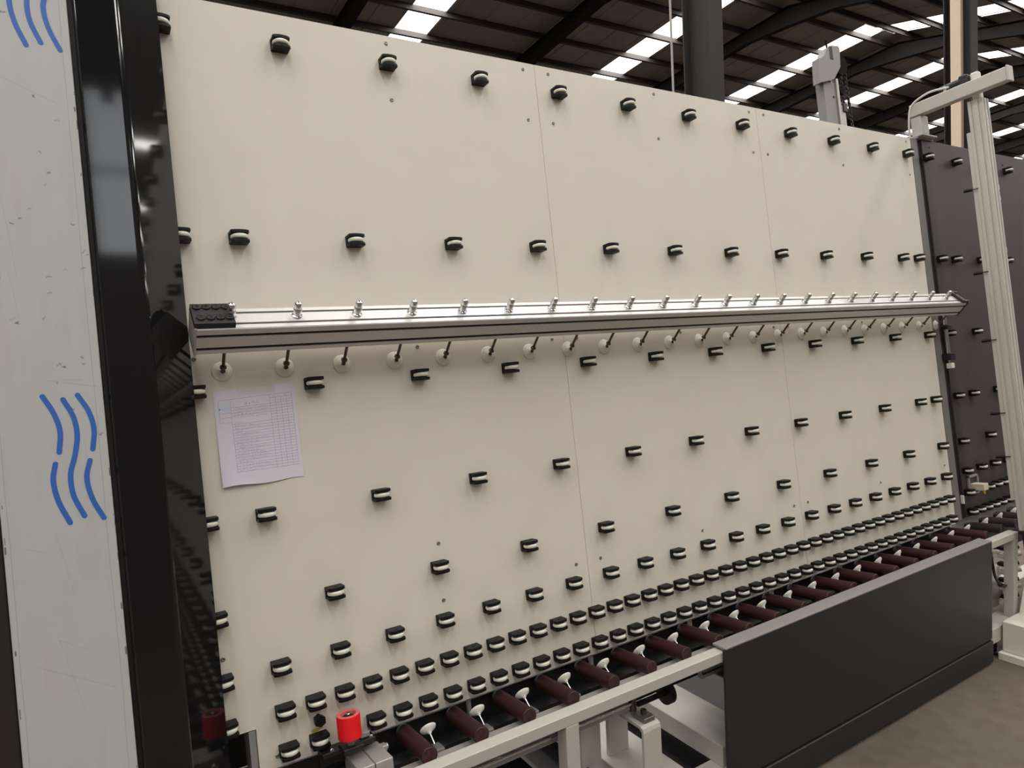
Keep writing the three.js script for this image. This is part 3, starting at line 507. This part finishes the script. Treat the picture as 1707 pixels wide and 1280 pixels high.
{ // fittings seen in the open bay between cover and end post
  const m = thing('drive_motor', V3(3.72, Y(-0.53), 0.05), 'pale grey drive motor lying in the open bay past the dark cover', 'motor');
  part('motor_body', merge([cyl(V3(3.5, Y(-0.41), 0.06), V3(3.86, Y(-0.46), 0.06), 0.06, 0.06, 24), cyl(V3(3.46, Y(-0.40), 0.06), V3(3.5, Y(-0.41), 0.06), 0.045, 0.06, 24)]), M.motor, m); part('motor_foot', wbox(3.55, 3.85, -0.53, -0.47, 0.01, 0.11, 0.004), M.motor, m); part('terminal_box', wbox(3.66, 3.85, -0.38, -0.3, 0.03, 0.11, 0.008, 2), M.pipe, m);
  const p = thing('air_pipe', V3(3.72, Y(-0.37), 0.13), 'bent white pipe in the open bay past the dark cover', 'pipe');
  part('pipe', tube([V3(3.63, Y(-0.2), 0.16), V3(3.635, Y(-0.26), 0.16), V3(3.65, Y(-0.315), 0.15), V3(3.7, Y(-0.335), 0.14), V3(3.8, Y(-0.31), 0.1)], 0.017, 30, 12), M.pipe, p); part('pipe', cyl(V3(3.6, Y(-0.16), 0.16), V3(3.76, Y(-0.2), 0.14), 0.012, 0.012, 12), M.pipe, p);
  const k = thing('power_cable', V3(3.66, Y(-0.4), 0.2), 'black cable with a plug sagging in front of the white pipe', 'cable');
  part('cable', tube([V3(3.53, Y(-0.1), 0.2), V3(3.54, Y(-0.2), 0.21), V3(3.57, Y(-0.28), 0.21), V3(3.63, Y(-0.335), 0.21), V3(3.7, Y(-0.36), 0.2), V3(3.85, Y(-0.37), 0.16)], 0.007, 40, 10), M.cableBlack, k); part('plug', cyl(V3(3.62, Y(-0.33), 0.21), V3(3.675, Y(-0.353), 0.205), 0.013, 0.011, 12), M.cableBlack, k);
}
// ---------------------------------------------------------------- white gantry past the cream board
{
  const g = thing('white_gantry', B(44.6, 0, 3.4), 'white gantry with a tall grooved upright and a beam over the board top', 'gantry');
  bpart('beam', bb(43.75, 44.35, 26.55, 27.4, -0.3, 5.5, 0.006, 2), M.gantryPaint, g); bpart('beam_end', bb(43.7, 44.4, 26.5, 27.45, 5.5, 5.62, 0.004), M.gantryPaint, g);
  bpart('rear_post', bb(43.85, 44.75, 25.28, 26.55, -0.35, 0.35, 0.006, 2), M.gantryPaint, g); bpart('rear_foot', bb(43.7, 45.6, 25.17, 25.28, -0.8, 0.4, 0.003), M.gantryPaint, g);
  // grooved upright, section in (u, n)
  const ua = 44.25, ub = 45.1, na = 3.0, nb = 3.85, q = 0.06, o = [[ua, na]]; const groove = (n) => o.push([ua, n - q], [ua + q, n - q], [ua + q, n + q], [ua, n + q]);
  groove(na + 0.24); groove(nb - 0.2); o.push([ua, nb]); for (const u of [ua + 0.24, ub - 0.22]) o.push([u - q, nb], [u - q, nb - q], [u + q, nb - q], [u + q, nb]); o.push([ub, nb], [ub, na]);
  const e = extrude(o.map(([u, n]) => [u * S, -n * S]), 27.2 * S); e.rotateX(-Math.PI / 2); e.translate(0, -0.9 * S, 0); bpart('upright', boxUV(e), M.gantryPaint, g);
  bpart('rack', bb(44.3, 44.6, 1.0, 24.4, 2.72, 2.98, 0.002), M.gantryPaint, g); bpart('upright_head', merge([bb(44.5, 44.95, 26.3, 28.1, 3.2, 3.7, 0.01, 2)]), M.pipe, g);
  bpart('drive_unit', merge([cyl(bc(44.6, 27.75, 1.4), bc(44.6, 27.8, 3.0), 0.28 * S), bb(44.3, 45, 27.4, 28.15, 2.6, 3.15, 0.01, 2)]), M.blackMetal, g, 'black drive motor lying on the beam');
  bpart('hose', tube([bc(43.9, 25.2, -0.5), bc(43.75, 26.2, -0.4), bc(43.75, 27.3, -0.1), bc(43.9, 27.75, 0.9), bc(43.95, 27.6, 2.2)], 0.07 * S), M.pipe, g);
  bpart('beam_bolt', cyl(bc(44.05, 27.4, 1.9), bc(44.05, 27.75, 1.9), 0.08 * S), M.pipe, g);
  for (const v of [20.77, 15.46, 11.14, 6.5, 3.75]) { const a = bpart('sensor', merge([cyl(bc(44.0, v, 2.3), bc(44.15, v, 2.75), 0.1 * S), cyl(bc(44.15, v, 2.75), bc(44.25, v, 3.05), 0.03 * S)]), M.blackPlastic, g, 'small black sensor peg'); }
  for (const v of [20.4, 16.4]) bpart('jagged_clip', merge([0, 1, 2, 3].map((k) => bb(45.1, 45.22 + 0.1 * (k % 2), v - 0.9 + k * 0.35, v - 0.62 + k * 0.35, 3.3, 3.8, 0.003))), M.gantryPaint, g);
  bpart('carriage_foot', merge([bb(44.15, 45.2, -1.15, -0.92, 2.95, 3.9, 0.004), bb(44.3, 45.0, -3.2, -1.15, 3.1, 3.7, 0.004)]), M.blackMetal, g);
  const p = thing('machine_pedestal', V3(3.75, 0, 0.3), 'off-white stepped machine pedestal standing on the floor', 'pedestal');
  part('foot', wbox(3.53, 4.6, -0.7, -0.66, 0.238, 0.9, 0.004, 2), M.paintWarm, p); part('body', wbox(3.56, 4.6, -0.66, -0.5, 0.245, 0.85, 0.006, 2), M.paintWarm, p);
  part('riser', extrude([[3.72, Y(-0.5)], [3.84, Y(-0.2)], [3.84, Y(-0.12)], [4.5, Y(-0.12)], [4.5, Y(-0.5)]], 0.5, 0.004).translate(0, 0, 0.26), M.paintWarm, p);
}
{ // lifting column behind the board
  const h = thing('hoist_column', B(39.4, 24, -3), 'grey hoist column with a slotted head plate and hanging chain behind the board', 'hoist');
  const poly = [[38.1, 29.25], [38.25, 30.9], [38.85, 31.2], [39.25, 31.75], [39.8, 32.05], [40.6, 32.15], [40.75, 32.0], [40.6, 30.7], [39.75, 29.75], [39.4, 29.6]];
  const e = extrude(poly.map(([u, v]) => [u * S, v * S]), 0.5 * S, 0.002); e.translate(0, 0, -3.3 * S); bpart('head_plate', e, M.steelGrey, h);
  bpart('head_slot', bb(39.5, 39.85, 31.05, 31.95, -2.82, -2.76, 0.001), M.blackMetal, h); bpart('pin', cyl(bc(39.65, 31.6, -3), bc(39.6, 32.45, -3), 0.06 * S), M.rafter, h);
  bpart('post', bb(38.75, 40.0, 20, 29.6, -3.6, -3.0, 0.003), M.steelGrey, h); bpart('guide', bb(40.1, 40.35, 20, 29.9, -3.3, -2.9, 0.002), M.aluMatt, h); bpart('guide', bb(40.4, 40.95, 20, 28.2, -3.4, -3.0, 0.002), M.aluMatt, h); bpart('hole', cyl(bc(39.75, 28.6, -3.0), bc(39.75, 28.6, -2.96), 0.08 * S), M.blackMetal, h);
  bpart('chain_wheel', merge([cyl(bc(40.85, 31.0, -3.5), bc(40.85, 31.0, -2.9), 0.75 * S), cyl(bc(40.7, 29.2, -3.3), bc(40.7, 29.2, -2.9), 0.3 * S)]), M.rafter, h);
  const link = new THREE.TorusGeometry(0.1 * S, 0.045 * S, 6, 12); link.scale(0.75, 1.25, 1); const link2 = link.clone().rotateY(Math.PI / 2);
  for (let k = 0; k < 38; k++) placed('chain_link', k % 2 ? link : link2, M.blackMetal, h, B(41.5 + 0.008 * k, 31.4 - 0.165 * k, -3.1)); for (let k = 0; k < 14; k++) placed('chain_link', k % 2 ? link : link2, M.blackMetal, h, B(40.85, 30.3 - 0.165 * k, -3.0));
  bpart('hook_block', bb(40.65, 41.1, 27.7, 28.3, -3.3, -2.9, 0.004), M.blackMetal, h);
}
renderer.render(scene, camera);
